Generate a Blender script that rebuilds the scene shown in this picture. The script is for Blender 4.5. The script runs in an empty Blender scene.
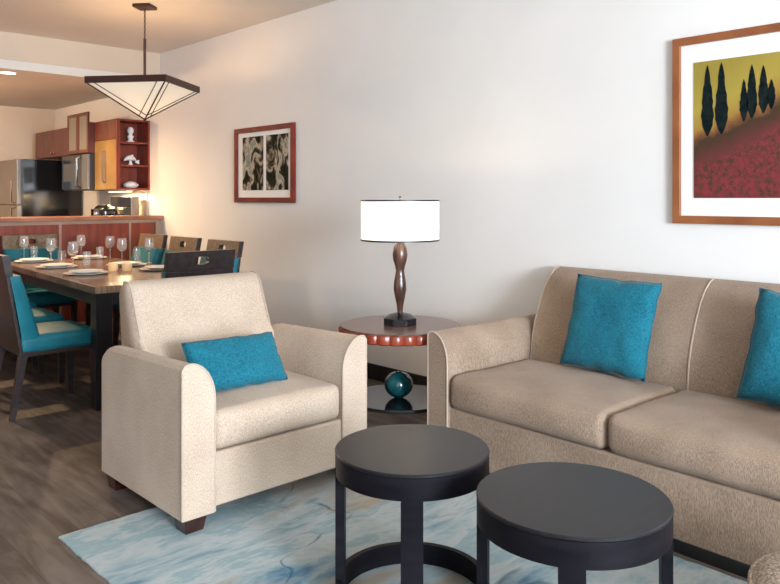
import bpy, bmesh, math, random
from mathutils import Vector, Matrix, noise
C = bpy.context.scene
COL = C.collection
PI = math.pi

# ------------------------------------------------------------------ camera, world, big lights, exposure
YAW = math.atan(710 / 750.0)
S_, C_ = math.sin(YAW), math.cos(YAW)
cam = bpy.data.cameras.new('camera')
cam_o = bpy.data.objects.new('camera', cam); COL.objects.link(cam_o)
cam_o.location = (0, 0, 1.30)
cam_o.rotation_euler = (PI / 2, 0, -YAW)
cam.sensor_width = 36; cam.lens = 36 * 750 / 780.0
cam.shift_y = -94 / 780.0
cam.clip_start = 0.05
C.camera = cam_o
C.view_settings.view_transform = 'Standard'
C.view_settings.look = 'None'
C.view_settings.gamma = 1
C.view_settings.use_curve_mapping = False
C.view_settings.exposure = 0.55

w = bpy.data.worlds.new('world'); C.world = w; w.use_nodes = True
w.node_tree.nodes['Background'].inputs[0].default_value = (0.80, 0.88, 1.0, 1)
w.node_tree.nodes['Background'].inputs[1].default_value = 1.0

def area(name, loc, rot, sx, sy, power, col, spread=PI):
    l = bpy.data.lights.new(name, 'AREA'); l.shape = 'RECTANGLE'; l.size = sx; l.size_y = sy
    l.energy = power; l.color = col; l.spread = spread
    o = bpy.data.objects.new(name, l); COL.objects.link(o); o.location = loc; o.rotation_euler = rot
    return o
def point(name, loc, power, col, r=0.04):
    l = bpy.data.lights.new(name, 'POINT'); l.energy = power; l.color = col; l.shadow_soft_size = r
    o = bpy.data.objects.new(name, l); COL.objects.link(o); o.location = loc
    return o
# daylight through the wide balcony door behind the camera
area('daylight_balcony_door', (0.4, -4.32, 1.35), (-PI / 2, 0, PI), 4.4, 2.2, 270, (0.80, 0.90, 1.0))
area('daylight_bright_sky', (0.3, -4.34, 1.75), (-PI / 2, 0, PI), 1.3, 1.1, 330, (0.84, 0.92, 1.0))

# ------------------------------------------------------------------ materials
def new_mat(name):
    m = bpy.data.materials.new(name); m.use_nodes = True
    nt = m.node_tree
    return m, nt, nt.nodes['Principled BSDF']
def setp(b, **k):
    names = {'rough': 'Roughness', 'metal': 'Metallic', 'spec': 'Specular IOR Level', 'coat': 'Coat Weight', 'sheen': 'Sheen Weight',
             'trans': 'Transmission Weight', 'ior': 'IOR', 'coatr': 'Coat Roughness', 'alpha': 'Alpha', 'es': 'Emission Strength'}
    for a, v in k.items(): b.inputs[names[a]].default_value = v
def noise_mat(name, c1, c2, scale=8, detail=4, stretch=(1, 1, 1), bump=0.0, bscale=None, bstretch=None, lo=0.35, hi=0.65, dist=0.0, bdist=0.002, **k):
    m, nt, b = new_mat(name)
    tc = nt.nodes.new('ShaderNodeTexCoord'); mp = nt.nodes.new('ShaderNodeMapping')
    mp.inputs['Scale'].default_value = stretch
    nt.links.new(tc.outputs['Object'], mp.inputs['Vector'])
    n = nt.nodes.new('ShaderNodeTexNoise'); n.inputs['Scale'].default_value = scale; n.inputs['Detail'].default_value = detail
    n.inputs['Distortion'].default_value = dist
    nt.links.new(mp.outputs[0], n.inputs['Vector'])
    r = nt.nodes.new('ShaderNodeValToRGB')
    r.color_ramp.elements[0].position = lo; r.color_ramp.elements[1].position = hi
    r.color_ramp.elements[0].color = (*c1, 1); r.color_ramp.elements[1].color = (*c2, 1)
    nt.links.new(n.outputs['Fac'], r.inputs['Fac']); nt.links.new(r.outputs['Color'], b.inputs['Base Color'])
    if bump > 0:
        n2 = nt.nodes.new('ShaderNodeTexNoise'); n2.inputs['Scale'].default_value = bscale or scale; n2.inputs['Detail'].default_value = 3
        if bstretch:
            mp2 = nt.nodes.new('ShaderNodeMapping'); mp2.inputs['Scale'].default_value = bstretch
            nt.links.new(tc.outputs['Object'], mp2.inputs['Vector']); nt.links.new(mp2.outputs[0], n2.inputs['Vector'])
        else: nt.links.new(tc.outputs['Object'], n2.inputs['Vector'])
        bp = nt.nodes.new('ShaderNodeBump'); bp.inputs['Strength'].default_value = bump; bp.inputs['Distance'].default_value = bdist
        nt.links.new(n2.outputs['Fac'], bp.inputs['Height']); nt.links.new(bp.outputs[0], b.inputs['Normal'])
    setp(b, **k)
    return m
def flat(name, c, **k):
    m, nt, b = new_mat(name); b.inputs['Base Color'].default_value = (*c, 1); setp(b, **k); return m
def emit(name, c, s):
    m, nt, b = new_mat(name); b.inputs['Base Color'].default_value = (*c, 1)
    b.inputs['Emission Color'].default_value = (*c, 1); b.inputs['Emission Strength'].default_value = s; setp(b, rough=0.6); return m

def weave(name, c1, c2, fine=260, bump=0.5, rib=None, sheen=0.2):
    """Upholstery cloth: broad tonal mottle, fine thread flecks, ribs."""
    m, nt, b = new_mat(name); N = nt.nodes.new; L = nt.links.new
    tc = N('ShaderNodeTexCoord')
    n1 = N('ShaderNodeTexNoise'); n1.inputs['Scale'].default_value = 5; n1.inputs['Detail'].default_value = 5
    n2 = N('ShaderNodeTexNoise'); n2.inputs['Scale'].default_value = fine; n2.inputs['Detail'].default_value = 2
    mp = N('ShaderNodeMapping'); mp.inputs['Scale'].default_value = rib or (1, 1, 1)
    L(tc.outputs['Object'], n1.inputs['Vector']); L(tc.outputs['Object'], mp.inputs['Vector']); L(mp.outputs[0], n2.inputs['Vector'])
    mx = N('ShaderNodeMix'); mx.data_type = 'FLOAT'; mx.inputs[0].default_value = 0.72
    L(n1.outputs['Fac'], mx.inputs[2]); L(n2.outputs['Fac'], mx.inputs[3])
    r = N('ShaderNodeValToRGB'); r.color_ramp.elements[0].position = 0.36; r.color_ramp.elements[1].position = 0.64
    r.color_ramp.elements[0].color = (*c1, 1); r.color_ramp.elements[1].color = (*c2, 1)
    L(mx.outputs[0], r.inputs['Fac']); L(r.outputs['Color'], b.inputs['Base Color'])
    bp = N('ShaderNodeBump'); bp.inputs['Strength'].default_value = bump; bp.inputs['Distance'].default_value = 0.002
    L(n2.outputs['Fac'], bp.inputs['Height']); L(bp.outputs[0], b.inputs['Normal'])
    setp(b, rough=0.9, spec=0.2, sheen=sheen)
    return m

M = {}
M['wall'] = noise_mat('wall_paint', (0.745, 0.73, 0.715), (0.77, 0.755, 0.74), scale=2, bump=0.15, bscale=220, rough=0.85, spec=0.2)
M['warm_lit_wall'] = noise_mat('warm_lit_wall_paint', (0.60, 0.49, 0.385), (0.63, 0.52, 0.41), scale=2, bump=0.1, bscale=180, rough=0.9, spec=0.15)  # warm room light put into the colour of header and back wall
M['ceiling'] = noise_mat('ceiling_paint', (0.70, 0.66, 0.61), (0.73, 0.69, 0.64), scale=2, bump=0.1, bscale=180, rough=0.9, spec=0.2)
M['baseboard'] = flat('baseboard_black', (0.012, 0.010, 0.010), rough=0.4)
M['uph'] = weave('beige_upholstery', (0.20, 0.136, 0.094), (0.40, 0.298, 0.222), fine=480, rib=(1, 1, 0.18), bump=0.3, sheen=0.1)
M['uph_chair'] = weave('cream_upholstery', (0.38, 0.280, 0.205), (0.58, 0.475, 0.380), fine=330, rib=(1, 1, 0.4), bump=0.25, sheen=0.1)
M['piping'] = weave('piping_cloth', (0.36, 0.285, 0.225), (0.5, 0.41, 0.33), fine=300, bump=0.2)
M['pillow'] = weave('turquoise_velour', (0.003, 0.080, 0.130), (0.013, 0.165, 0.225), fine=150, bump=0.3, sheen=0.08)
M['teal'] = noise_mat('teal_leather', (0.006, 0.115, 0.155), (0.010, 0.155, 0.195), scale=6, bump=0.25, bscale=60, rough=0.42, spec=0.28)
M['black_wood'] = noise_mat('espresso_lacquer', (0.006, 0.0055, 0.008), (0.011, 0.0095, 0.012), scale=4, stretch=(1, 14, 1), rough=0.38, spec=0.38, bump=0.08, bscale=80, bstretch=(1, 8, 1))
M['black_side'] = noise_mat('black_lacquer_side', (0.005, 0.0045, 0.007), (0.009, 0.008, 0.011), scale=4, stretch=(1, 1, 8), rough=0.42, spec=0.10)
M['chair_wood'] = noise_mat('dark_chair_wood', (0.018, 0.014, 0.016), (0.035, 0.026, 0.024), scale=5, stretch=(1, 8, 8), rough=0.3)
M['chair_glare'] = noise_mat('tan_chair_glare', (0.13, 0.085, 0.05), (0.22, 0.15, 0.09), scale=5, stretch=(1, 10, 10), rough=0.3)  # tan glare on the dark crest wood, put into the colour
M['foot'] = noise_mat('mahogany_foot', (0.020, 0.005, 0.004), (0.040, 0.010, 0.007), scale=20, rough=0.25, coat=0.4)
M['red_wood'] = noise_mat('cherry_red_wood', (0.17, 0.022, 0.009), (0.26, 0.040, 0.015), scale=3, stretch=(6, 6, 1), rough=0.4)
M['cab_wood'] = noise_mat('cherry_cabinet_wood', (0.085, 0.018, 0.010), (0.14, 0.032, 0.017), scale=3, stretch=(6, 6, 1), rough=0.35)
M['bar_trim'] = noise_mat('bar_trim_wood', (0.30, 0.19, 0.13), (0.38, 0.25, 0.18), scale=4, stretch=(1, 1, 1), rough=0.35)
M['bar_top'] = noise_mat('bar_top_wood', (0.26, 0.10, 0.06), (0.36, 0.16, 0.10), scale=4, stretch=(1, 8, 1), rough=0.25)
M['amber_door'] = noise_mat('amber_door_panel', (0.20, 0.115, 0.025), (0.29, 0.175, 0.045), scale=3, rough=0.3)  # amber tone on the lower doors, upper panel stays red-brown
M['steel'] = noise_mat('brushed_steel', (0.20, 0.19, 0.18), (0.27, 0.26, 0.25), scale=4, stretch=(30, 30, 1), metal=0.9, rough=0.35)
M['chrome'] = flat('chrome', (0.6, 0.6, 0.6), metal=1, rough=0.12)
M['gloss_black'] = flat('gloss_black', (0.008, 0.008, 0.01), rough=0.12, spec=0.6)
M['satin_black'] = flat('satin_black', (0.012, 0.012, 0.013), rough=0.4)
M['granite'] = noise_mat('granite_worktop', (0.05, 0.035, 0.025), (0.20, 0.15, 0.11), scale=60, rough=0.2)
M['mesh_grey'] = flat('mesh_grey', (0.045, 0.05, 0.055), rough=0.5)
M['dark_glass'] = flat('smoked_glass_shelf', (0.012, 0.012, 0.014), rough=0.05, spec=0.7)
M['ball'] = noise_mat('teal_glaze', (0.002, 0.035, 0.05), (0.01, 0.10, 0.11), scale=14, rough=0.06, coat=0.8)
M['lamp_body'] = noise_mat('bronzed_wood', (0.03, 0.012, 0.008), (0.10, 0.045, 0.03), scale=9, stretch=(3, 3, 0.6), rough=0.28, coat=0.4)
M['bronze'] = flat('dark_bronze', (0.045, 0.014, 0.010), rough=0.45, metal=0.2)
M['white_cer'] = flat('white_ceramic', (0.82, 0.80, 0.76), rough=0.25)
M['mat_board'] = flat('white_mat_board', (0.80, 0.79, 0.77), rough=0.9)
M['oak_frame'] = noise_mat('orange_frame_wood', (0.22, 0.068, 0.022), (0.31, 0.105, 0.035), scale=6, stretch=(6, 1, 1), rough=0.4)
M['red_frame'] = noise_mat('red_frame_wood', (0.13, 0.016, 0.012), (0.20, 0.026, 0.018), scale=8, rough=0.5, spec=0.2)
M['white_paint'] = flat('white_paint', (0.75, 0.75, 0.73), rough=0.5)
M['table_top'] = noise_mat('walnut_table_top', (0.16, 0.095, 0.062), (0.28, 0.18, 0.12), scale=4, stretch=(10, 1, 1), rough=0.2, dist=0.5)
M['candle'] = emit('amber_candle_glass', (0.80, 0.50, 0.25), 0.2)
M['linen'] = flat('white_linen', (0.74, 0.74, 0.76), rough=0.9)

m, nt, b = new_mat('clear_glass'); setp(b, trans=0.90, rough=0.02, ior=1.45, spec=0.8); b.inputs['Base Color'].default_value = (1, 1, 1, 1); M['glass'] = m
m, nt, b = new_mat('frosted_pane'); setp(b, rough=0.35, spec=0.6); b.inputs['Base Color'].default_value = (0.20, 0.19, 0.17, 1); M['frost'] = m

# lamp shade: translucent linen
def shade_mat(name, col, es, ecol, tr=0.5):
    m, nt, b = new_mat(name); N = nt.nodes.new; L = nt.links.new
    b.inputs['Base Color'].default_value = (*col, 1); setp(b, rough=0.9, spec=0.1)
    b.inputs['Emission Color'].default_value = (*ecol, 1); b.inputs['Emission Strength'].default_value = es
    t = N('ShaderNodeBsdfTranslucent'); t.inputs[0].default_value = (*col, 1)
    mx = N('ShaderNodeMixShader'); mx.inputs[0].default_value = tr
    L(b.outputs[0], mx.inputs[1]); L(t.outputs[0], mx.inputs[2]); L(mx.outputs[0], nt.nodes['Material Output'].inputs[0])
    return m
M['shade'] = shade_mat('linen_shade', (0.85, 0.83, 0.78), 0.62, (1.0, 0.94, 0.83), 0.4)
M['pendant_glass'] = shade_mat('pendant_glass', (0.72, 0.66, 0.57), 0.22, (1.0, 0.84, 0.64), 0.22)

# wood plank floor
def floor_mat():
    m, nt, b = new_mat('grey_brown_planks'); N = nt.nodes.new; L = nt.links.new
    tc = N('ShaderNodeTexCoord')
    mp = N('ShaderNodeMapping'); mp.inputs['Rotation'].default_value = (0, 0, PI / 2)
    L(tc.outputs['Object'], mp.inputs['Vector'])
    br = N('ShaderNodeTexBrick'); br.inputs['Scale'].default_value = 1.0
    br.inputs['Brick Width'].default_value = 1.25; br.inputs['Row Height'].default_value = 0.18
    br.inputs['Mortar Size'].default_value = 0.0012; br.inputs['Bias'].default_value = 0.0
    br.inputs['Color1'].default_value = (0.30, 0.30, 0.30, 1); br.inputs['Color2'].default_value = (0.72, 0.72, 0.72, 1)
    br.inputs['Mortar'].default_value = (0.0, 0.0, 0.0, 1); br.offset = 0.37
    L(mp.outputs[0], br.inputs['Vector'])
    mp2 = N('ShaderNodeMapping'); mp2.inputs['Scale'].default_value = (9, 0.9, 1); L(tc.outputs['Object'], mp2.inputs['Vector'])
    n1 = N('ShaderNodeTexNoise'); n1.inputs['Scale'].default_value = 2.0; n1.inputs['Detail'].default_value = 8; n1.inputs['Distortion'].default_value = 0.9
    L(mp2.outputs[0], n1.inputs['Vector'])
    mp3 = N('ShaderNodeMapping'); mp3.inputs['Scale'].default_value = (4, 1.4, 1); L(tc.outputs['Object'], mp3.inputs['Vector'])
    n2 = N('ShaderNodeTexNoise'); n2.inputs['Scale'].default_value = 2.2; n2.inputs['Detail'].default_value = 6; n2.inputs['Distortion'].default_value = 0.5
    L(mp3.outputs[0], n2.inputs['Vector'])
    a = N('ShaderNodeMix'); a.data_type = 'FLOAT'; a.inputs[0].default_value = 0.5
    L(n1.outputs['Fac'], a.inputs[2]); L(n2.outputs['Fac'], a.inputs[3])
    c = N('ShaderNodeMix'); c.data_type = 'FLOAT'; c.inputs[0].default_value = 0.16
    L(a.outputs[0], c.inputs[2]); L(br.outputs['Color'], c.inputs[3])
    r = N('ShaderNodeValToRGB'); e = r.color_ramp.elements
    e[0].position = 0.30; e[0].color = (0.030, 0.022, 0.018, 1); e[1].position = 0.66; e[1].color = (0.20, 0.160, 0.138, 1)
    x = e.new(0.47); x.color = (0.092, 0.070, 0.058, 1)
    L(c.outputs[0], r.inputs['Fac']); L(r.outputs['Color'], b.inputs['Base Color'])
    bp = N('ShaderNodeBump'); bp.inputs['Strength'].default_value = 0.25; bp.inputs['Distance'].default_value = 0.003
    L(c.outputs[0], bp.inputs['Height']); L(bp.outputs[0], b.inputs['Normal'])
    setp(b, rough=0.6, spec=0.2)
    return m
M['floor'] = floor_mat()

# watercolour rug
def rug_mat():
    m, nt, b = new_mat('watercolour_rug'); N = nt.nodes.new; L = nt.links.new
    tc = N('ShaderNodeTexCoord')
    mp = N('ShaderNodeMapping'); mp.inputs['Rotation'].default_value = (0, 0, math.radians(14)); mp.inputs['Location'].default_value = (0.35, 0.9, 0); mp.inputs['Scale'].default_value = (0.75, 2.0, 1)
    L(tc.outputs['Object'], mp.inputs['Vector'])
    wn = N('ShaderNodeTexNoise'); wn.inputs['Scale'].default_value = 1.1; wn.inputs['Detail'].default_value = 4
    L(mp.outputs[0], wn.inputs['Vector'])
    ws = N('ShaderNodeVectorMath'); ws.operation = 'SCALE'; ws.inputs['Scale'].default_value = 0.55; L(wn.outputs['Color'], ws.inputs[0])
    ad = N('ShaderNodeVectorMath'); ad.operation = 'ADD'; L(mp.outputs[0], ad.inputs[0]); L(ws.outputs[0], ad.inputs[1])
    n1 = N('ShaderNodeTexNoise'); n1.inputs['Scale'].default_value = 1.9; n1.inputs['Detail'].default_value = 11; n1.inputs['Roughness'].default_value = 0.68
    L(ad.outputs[0], n1.inputs['Vector'])
    r = N('ShaderNodeValToRGB'); e = r.color_ramp.elements
    e[0].position = 0.26; e[0].color = (0.03, 0.11, 0.20, 1)
    e[1].position = 0.76; e[1].color = (0.55, 0.56, 0.53, 1)
    for p, cc in ((0.36, (0.12, 0.23, 0.32)), (0.42, (0.25, 0.36, 0.41)), (0.47, (0.37, 0.45, 0.47)), (0.53, (0.48, 0.52, 0.52)), (0.58, (0.28, 0.40, 0.44)), (0.64, (0.40, 0.47, 0.48))):
        x = e.new(p); x.color = (*cc, 1)
    L(n1.outputs['Fac'], r.inputs['Fac'])
    # sandy patches
    n2 = N('ShaderNodeTexNoise'); n2.inputs['Scale'].default_value = 1.7; n2.inputs['Detail'].default_value = 4
    mp4 = N('ShaderNodeMapping'); mp4.inputs['Location'].default_value = (3.1, 1.7, 0); mp4.inputs['Scale'].default_value = (0.8, 1.4, 1); L(ad.outputs[0], mp4.inputs['Vector'])
    L(mp4.outputs[0], n2.inputs['Vector'])
    r2 = N('ShaderNodeValToRGB'); r2.color_ramp.elements[0].position = 0.56; r2.color_ramp.elements[1].position = 0.66
    r2.color_ramp.elements[0].color = (0, 0, 0, 1); r2.color_ramp.elements[1].color = (0.8, 0.8, 0.8, 1)
    L(n2.outputs['Fac'], r2.inputs['Fac'])
    mx = N('ShaderNodeMix'); mx.data_type = 'RGBA'; L(r2.outputs['Color'], mx.inputs[0]); L(r.outputs['Color'], mx.inputs[6]); mx.inputs[7].default_value = (0.40, 0.32, 0.23, 1)
    # thin dark ink veins
    n3 = N('ShaderNodeTexNoise'); n3.inputs['Scale'].default_value = 0.8; n3.inputs['Detail'].default_value = 2.0
    mp5 = N('ShaderNodeMapping'); mp5.inputs['Location'].default_value = (7.1, 4.7, 0); L(ad.outputs[0], mp5.inputs['Vector']); L(mp5.outputs[0], n3.inputs['Vector'])
    mm = N('ShaderNodeMath'); mm.operation = 'MULTIPLY'; mm.inputs[1].default_value = 6.0; L(n3.outputs['Fac'], mm.inputs[0])
    fr = N('ShaderNodeMath'); fr.operation = 'PINGPONG'; fr.inputs[1].default_value = 0.5; L(mm.outputs[0], fr.inputs[0])
    r3 = N('ShaderNodeValToRGB'); r3.color_ramp.elements[0].position = 0.0; r3.color_ramp.elements[1].position = 0.032
    r3.color_ramp.elements[0].color = (0.75, 0.75, 0.75, 1); r3.color_ramp.elements[1].color = (0, 0, 0, 1)
    L(fr.outputs[0], r3.inputs['Fac'])
    n5 = N('ShaderNodeTexNoise'); n5.inputs['Scale'].default_value = 3.5; n5.inputs['Detail'].default_value = 2; L(mp.outputs[0], n5.inputs['Vector'])
    gt = N('ShaderNodeMapRange'); gt.inputs['From Min'].default_value = 0.42; gt.inputs['From Max'].default_value = 0.54; L(n5.outputs['Fac'], gt.inputs['Value'])
    mk = N('ShaderNodeMath'); mk.operation = 'MULTIPLY'; L(r3.outputs['Color'], mk.inputs[0]); L(gt.outputs[0], mk.inputs[1])
    mx2 = N('ShaderNodeMix'); mx2.data_type = 'RGBA'; L(mk.outputs[0], mx2.inputs[0]); L(mx.outputs[2], mx2.inputs[6]); mx2.inputs[7].default_value = (0.04, 0.10, 0.16, 1)
    L(mx2.outputs[2], b.inputs['Base Color'])
    n4 = N('ShaderNodeTexNoise'); n4.inputs['Scale'].default_value = 350; L(tc.outputs['Object'], n4.inputs['Vector'])
    bp = N('ShaderNodeBump'); bp.inputs['Strength'].default_value = 0.6; bp.inputs['Distance'].default_value = 0.003
    L(n4.outputs['Fac'], bp.inputs['Height']); L(bp.outputs[0], b.inputs['Normal'])
    setp(b, rough=0.95, spec=0.1)
    return m
M['rug'] = rug_mat()

# field painting: coordinates x = across, z = up, object space, metres
def field_mat():
    m, nt, b = new_mat('field_painting'); N = nt.nodes.new; L = nt.links.new
    tc = N('ShaderNodeTexCoord'); sp = N('ShaderNodeSeparateXYZ'); L(tc.outputs['Object'], sp.inputs[0])
    n0 = N('ShaderNodeTexNoise'); n0.inputs['Scale'].default_value = 14; n0.inputs['Detail'].default_value = 5; L(tc.outputs['Object'], n0.inputs['Vector'])
    # skyline height as function of y (y grows to the left): z - (0.34 - 0.33*y) + noise
    k = N('ShaderNodeMath'); k.operation = 'MULTIPLY_ADD'; k.inputs[1].default_value = 0.42; k.inputs[2].default_value = -0.015
    L(sp.outputs['Y'], k.inputs[0])
    h = N('ShaderNodeMath'); h.operation = 'ADD'; L(sp.outputs['Z'], h.inputs[0]); L(k.outputs[0], h.inputs[1])
    kn = N('ShaderNodeMath'); kn.operation = 'MULTIPLY_ADD'; kn.inputs[1].default_value = 0.09; L(n0.outputs['Fac'], kn.inputs[0]); L(h.outputs[0], kn.inputs[2])
    r = N('ShaderNodeValToRGB'); e = r.color_ramp.elements
    mr = N('ShaderNodeMapRange'); mr.inputs['From Min'].default_value = -0.45; mr.inputs['From Max'].default_value = 0.45
    L(kn.outputs[0], mr.inputs['Value']); L(mr.outputs[0], r.inputs['Fac'])
    e[0].position = 0.0; e[0].color = (0.15, 0.03, 0.03, 1); e[1].position = 1.0; e[1].color = (0.30, 0.23, 0.045, 1)
    for p, cc in ((0.40, (0.19, 0.035, 0.04)), (0.56, (0.11, 0.035, 0.03)), (0.635, (0.055, 0.035, 0.02)), (0.665, (0.17, 0.07, 0.03)), (0.71, (0.32, 0.18, 0.045)), (0.82, (0.37, 0.28, 0.055))):
        x = e.new(p); x.color = (*cc, 1)
    # speckled blossoms
    n1 = N('ShaderNodeTexNoise'); n1.inputs['Scale'].default_value = 42; n1.inputs['Roughness'].default_value = 0.7; n1.inputs['Detail'].default_value = 4; L(tc.outputs['Object'], n1.inputs['Vector'])
    r1 = N('ShaderNodeValToRGB'); r1.color_ramp.elements[0].position = 0.36; r1.color_ramp.elements[1].position = 0.62
    r1.color_ramp.elements[0].color = (0.035, 0.04, 0.015, 1); r1.color_ramp.elements[1].color = (0.24, 0.03, 0.05, 1)
    L(n1.outputs['Fac'], r1.inputs['Fac'])
    lt = N('ShaderNodeMapRange'); lt.inputs['From Min'].default_value = 0.05; lt.inputs['From Max'].default_value = 0.0
    lt.inputs['To Max'].default_value = 0.8
    L(kn.outputs[0], lt.inputs['Value'])
    mx = N('ShaderNodeMix'); mx.data_type = 'RGBA'; L(lt.outputs[0], mx.inputs[0]); L(r.outputs['Color'], mx.inputs[6]); L(r1.outputs['Color'], mx.inputs[7])
    L(mx.outputs[2], b.inputs['Base Color']); setp(b, rough=0.8, spec=0.1)
    return m
M['field'] = field_mat()
M['cypress'] = noise_mat('cypress_paint', (0.003, 0.008, 0.010), (0.012, 0.018, 0.016), scale=40, rough=0.9, spec=0.05)
def abstract_mat(name, seed):
    m, nt, b = new_mat(name); N = nt.nodes.new; L = nt.links.new
    tc = N('ShaderNodeTexCoord'); mp = N('ShaderNodeMapping'); mp.inputs['Location'].default_value = (seed, seed * 1.7, seed * 0.6); mp.inputs['Scale'].default_value = (1, 1.4, 1.0)
    L(tc.outputs['Object'], mp.inputs['Vector'])
    n = N('ShaderNodeTexNoise'); n.inputs['Scale'].default_value = 5.5; n.inputs['Detail'].default_value = 3.5; n.inputs['Distortion'].default_value = 1.3
    L(mp.outputs[0], n.inputs['Vector'])
    r = N('ShaderNodeValToRGB'); e = r.color_ramp.elements
    e[0].position = 0.30; e[0].color = (0.012, 0.012, 0.007, 1); e[1].position = 0.78; e[1].color = (0.05, 0.05, 0.03, 1)
    for p, cc in ((0.46, (0.03, 0.027, 0.017)), (0.50, (0.16, 0.13, 0.09)), (0.56, (0.42, 0.37, 0.29)), (0.60, (0.45, 0.41, 0.33)), (0.64, (0.16, 0.22, 0.21)), (0.70, (0.34, 0.28, 0.21))):
        x = e.new(p); x.color = (*cc, 1)
    L(n.outputs['Fac'], r.inputs['Fac']); L(r.outputs['Color'], b.inputs['Base Color']); setp(b, rough=0.9, spec=0.05)
    return m
M['abs1'] = abstract_mat('abstract_print_one', 1.3); M['abs2'] = abstract_mat('abstract_print_two', 4.9)
def woven_mat():
    m, nt, b = new_mat('chunky_woven'); N = nt.nodes.new; L = nt.links.new
    tc = N('ShaderNodeTexCoord')
    v = N('ShaderNodeTexVoronoi'); v.inputs['Scale'].default_value = 110; L(tc.outputs['Object'], v.inputs['Vector'])
    r = N('ShaderNodeValToRGB'); r.color_ramp.elements[0].color = (0.55, 0.45, 0.36, 1); r.color_ramp.elements[1].color = (0.30, 0.23, 0.17, 1)
    r.color_ramp.elements[0].position = 0.2; r.color_ramp.elements[1].position = 0.75
    L(v.outputs['Distance'], r.inputs['Fac']); L(r.outputs['Color'], b.inputs['Base Color'])
    bp = N('ShaderNodeBump'); bp.invert = True; bp.inputs['Strength'].default_value = 0.8; bp.inputs['Distance'].default_value = 0.006
    L(v.outputs['Distance'], bp.inputs['Height']); L(bp.outputs[0], b.inputs['Normal']); setp(b, rough=0.95)
    return m
M['woven'] = woven_mat()

# ------------------------------------------------------------------ mesh helpers
def thing(name, label, cat, loc=(0, 0, 0), rz=0, group=None):
    o = bpy.data.objects.new(name, None); COL.objects.link(o); o.empty_display_size = 0.1
    o.location = loc; o.rotation_euler = (0, 0, rz); o['label'] = label; o['category'] = cat
    if group: o['group'] = group
    return o
def tag(o, label, cat, group=None):
    o['label'] = label; o['category'] = cat
    if group: o['group'] = group
    return o
def obj(name, bm, mat, parent=None, smooth=False, bevel=0, seg=3, sub=0, angle=40, label=None):
    bmesh.ops.recalc_face_normals(bm, faces=bm.faces)
    me = bpy.data.meshes.new(name); bm.to_mesh(me); bm.free()
    o = bpy.data.objects.new(name, me); COL.objects.link(o)
    for mm in (mat if isinstance(mat, (list, tuple)) else [mat]): me.materials.append(mm)
    if parent: o.parent = parent
    if bevel:
        mo = o.modifiers.new('bevel', 'BEVEL'); mo.width = bevel; mo.segments = seg; mo.limit_method = 'ANGLE'; mo.angle_limit = math.radians(30)
        if smooth: mo.harden_normals = False
    if sub:
        mo = o.modifiers.new('sub', 'SUBSURF'); mo.levels = sub; mo.render_levels = sub
    if smooth or bevel:
        for p in me.polygons: p.use_smooth = True
        if not sub:
            for e in me.edges: pass
            if bevel:
                wn = o.modifiers.new('wn', 'WEIGHTED_NORMAL'); wn.keep_sharp = True
            elif angle: me.set_sharp_from_angle(angle=math.radians(angle))
    if label: o['label'] = label
    return o
def struct(name, bm, mat, parent=None, **k):
    o = obj(name, bm, mat, parent, **k)
    if not parent: o['kind'] = 'structure'
    return o
def B(): return bmesh.new()
def box(bm, x0, y0, z0, x1, y1, z1):
    vs = [bm.verts.new((x, y, z)) for x in (x0, x1) for y in (y0, y1) for z in (z0, z1)]
    for f in ((0, 1, 3, 2), (4, 6, 7, 5), (0, 4, 5, 1), (2, 3, 7, 6), (0, 2, 6, 4), (1, 5, 7, 3)): bm.faces.new([vs[i] for i in f])
    return bm
def hexa(bm, p):   # 8 points: bottom 4 ccw, top 4 ccw
    v = [bm.verts.new(q) for q in p]
    for f in ((3, 2, 1, 0), (4, 5, 6, 7), (0, 1, 5, 4), (1, 2, 6, 5), (2, 3, 7, 6), (3, 0, 4, 7)): bm.faces.new([v[i] for i in f])
    return bm
def bx(*a): return box(B(), *a)
def taper_leg(bm, top, bot, z1, z0, a, b_):
    (tx, ty), (qx, qy) = top, bot
    hexa(bm, [(qx - b_, qy - b_, z0), (qx + b_, qy - b_, z0), (qx + b_, qy + b_, z0), (qx - b_, qy + b_, z0),
              (tx - a, ty - a, z1), (tx + a, ty - a, z1), (tx + a, ty + a, z1), (tx - a, ty + a, z1)])
    return bm
def loft(bm, rings, closed=True, cap=True):
    vr = [[bm.verts.new(p) for p in r] for r in rings]
    n = len(rings[0])
    for a, b_ in zip(vr, vr[1:]):
        for i in range(n if closed else n - 1):
            j = (i + 1) % n
            bm.faces.new((a[i], a[j], b_[j], b_[i]))
    if cap and closed:
        bm.faces.new(list(reversed(vr[0]))); bm.faces.new(vr[-1])
    return bm
def lathe(bm, prof, n=32, cx=0, cy=0, cap=True):
    rings = [[(cx + r * math.cos(2 * PI * i / n), cy + r * math.sin(2 * PI * i / n), z) for i in range(n)] for r, z in prof]
    return loft(bm, rings, True, cap)
def tube(bm, pts, r, n=8, cap=True):
    pts = [Vector(p) for p in pts]; rings = []
    prev = None
    for i, p in enumerate(pts):
        t = (pts[min(i + 1, len(pts) - 1)] - pts[max(i - 1, 0)]).normalized()
        if prev is None:
            u = t.orthogonal().normalized()
        else:
            u = (prev - t * prev.dot(t)).normalized()
        prev = u; v = t.cross(u)
        rr = r[i] if isinstance(r, (list, tuple)) else r
        rings.append([tuple(p + (u * math.cos(2 * PI * k / n) + v * math.sin(2 * PI * k / n)) * rr) for k in range(n)])
    return loft(bm, rings, True, cap)
def extrude_poly(bm, prof, axis, a, b_):
    """prof: 2-D outline; axis 'y' => (x,z) outline swept along y; 'x' => (y,z) swept along x; 'z' => (x,y)."""
    def P(q, t):
        return {'y': (q[0], t, q[1]), 'x': (t, q[0], q[1]), 'z': (q[0], q[1], t)}[axis]
    return loft(bm, [[P(q, a) for q in prof], [P(q, b_) for q in prof]])
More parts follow.
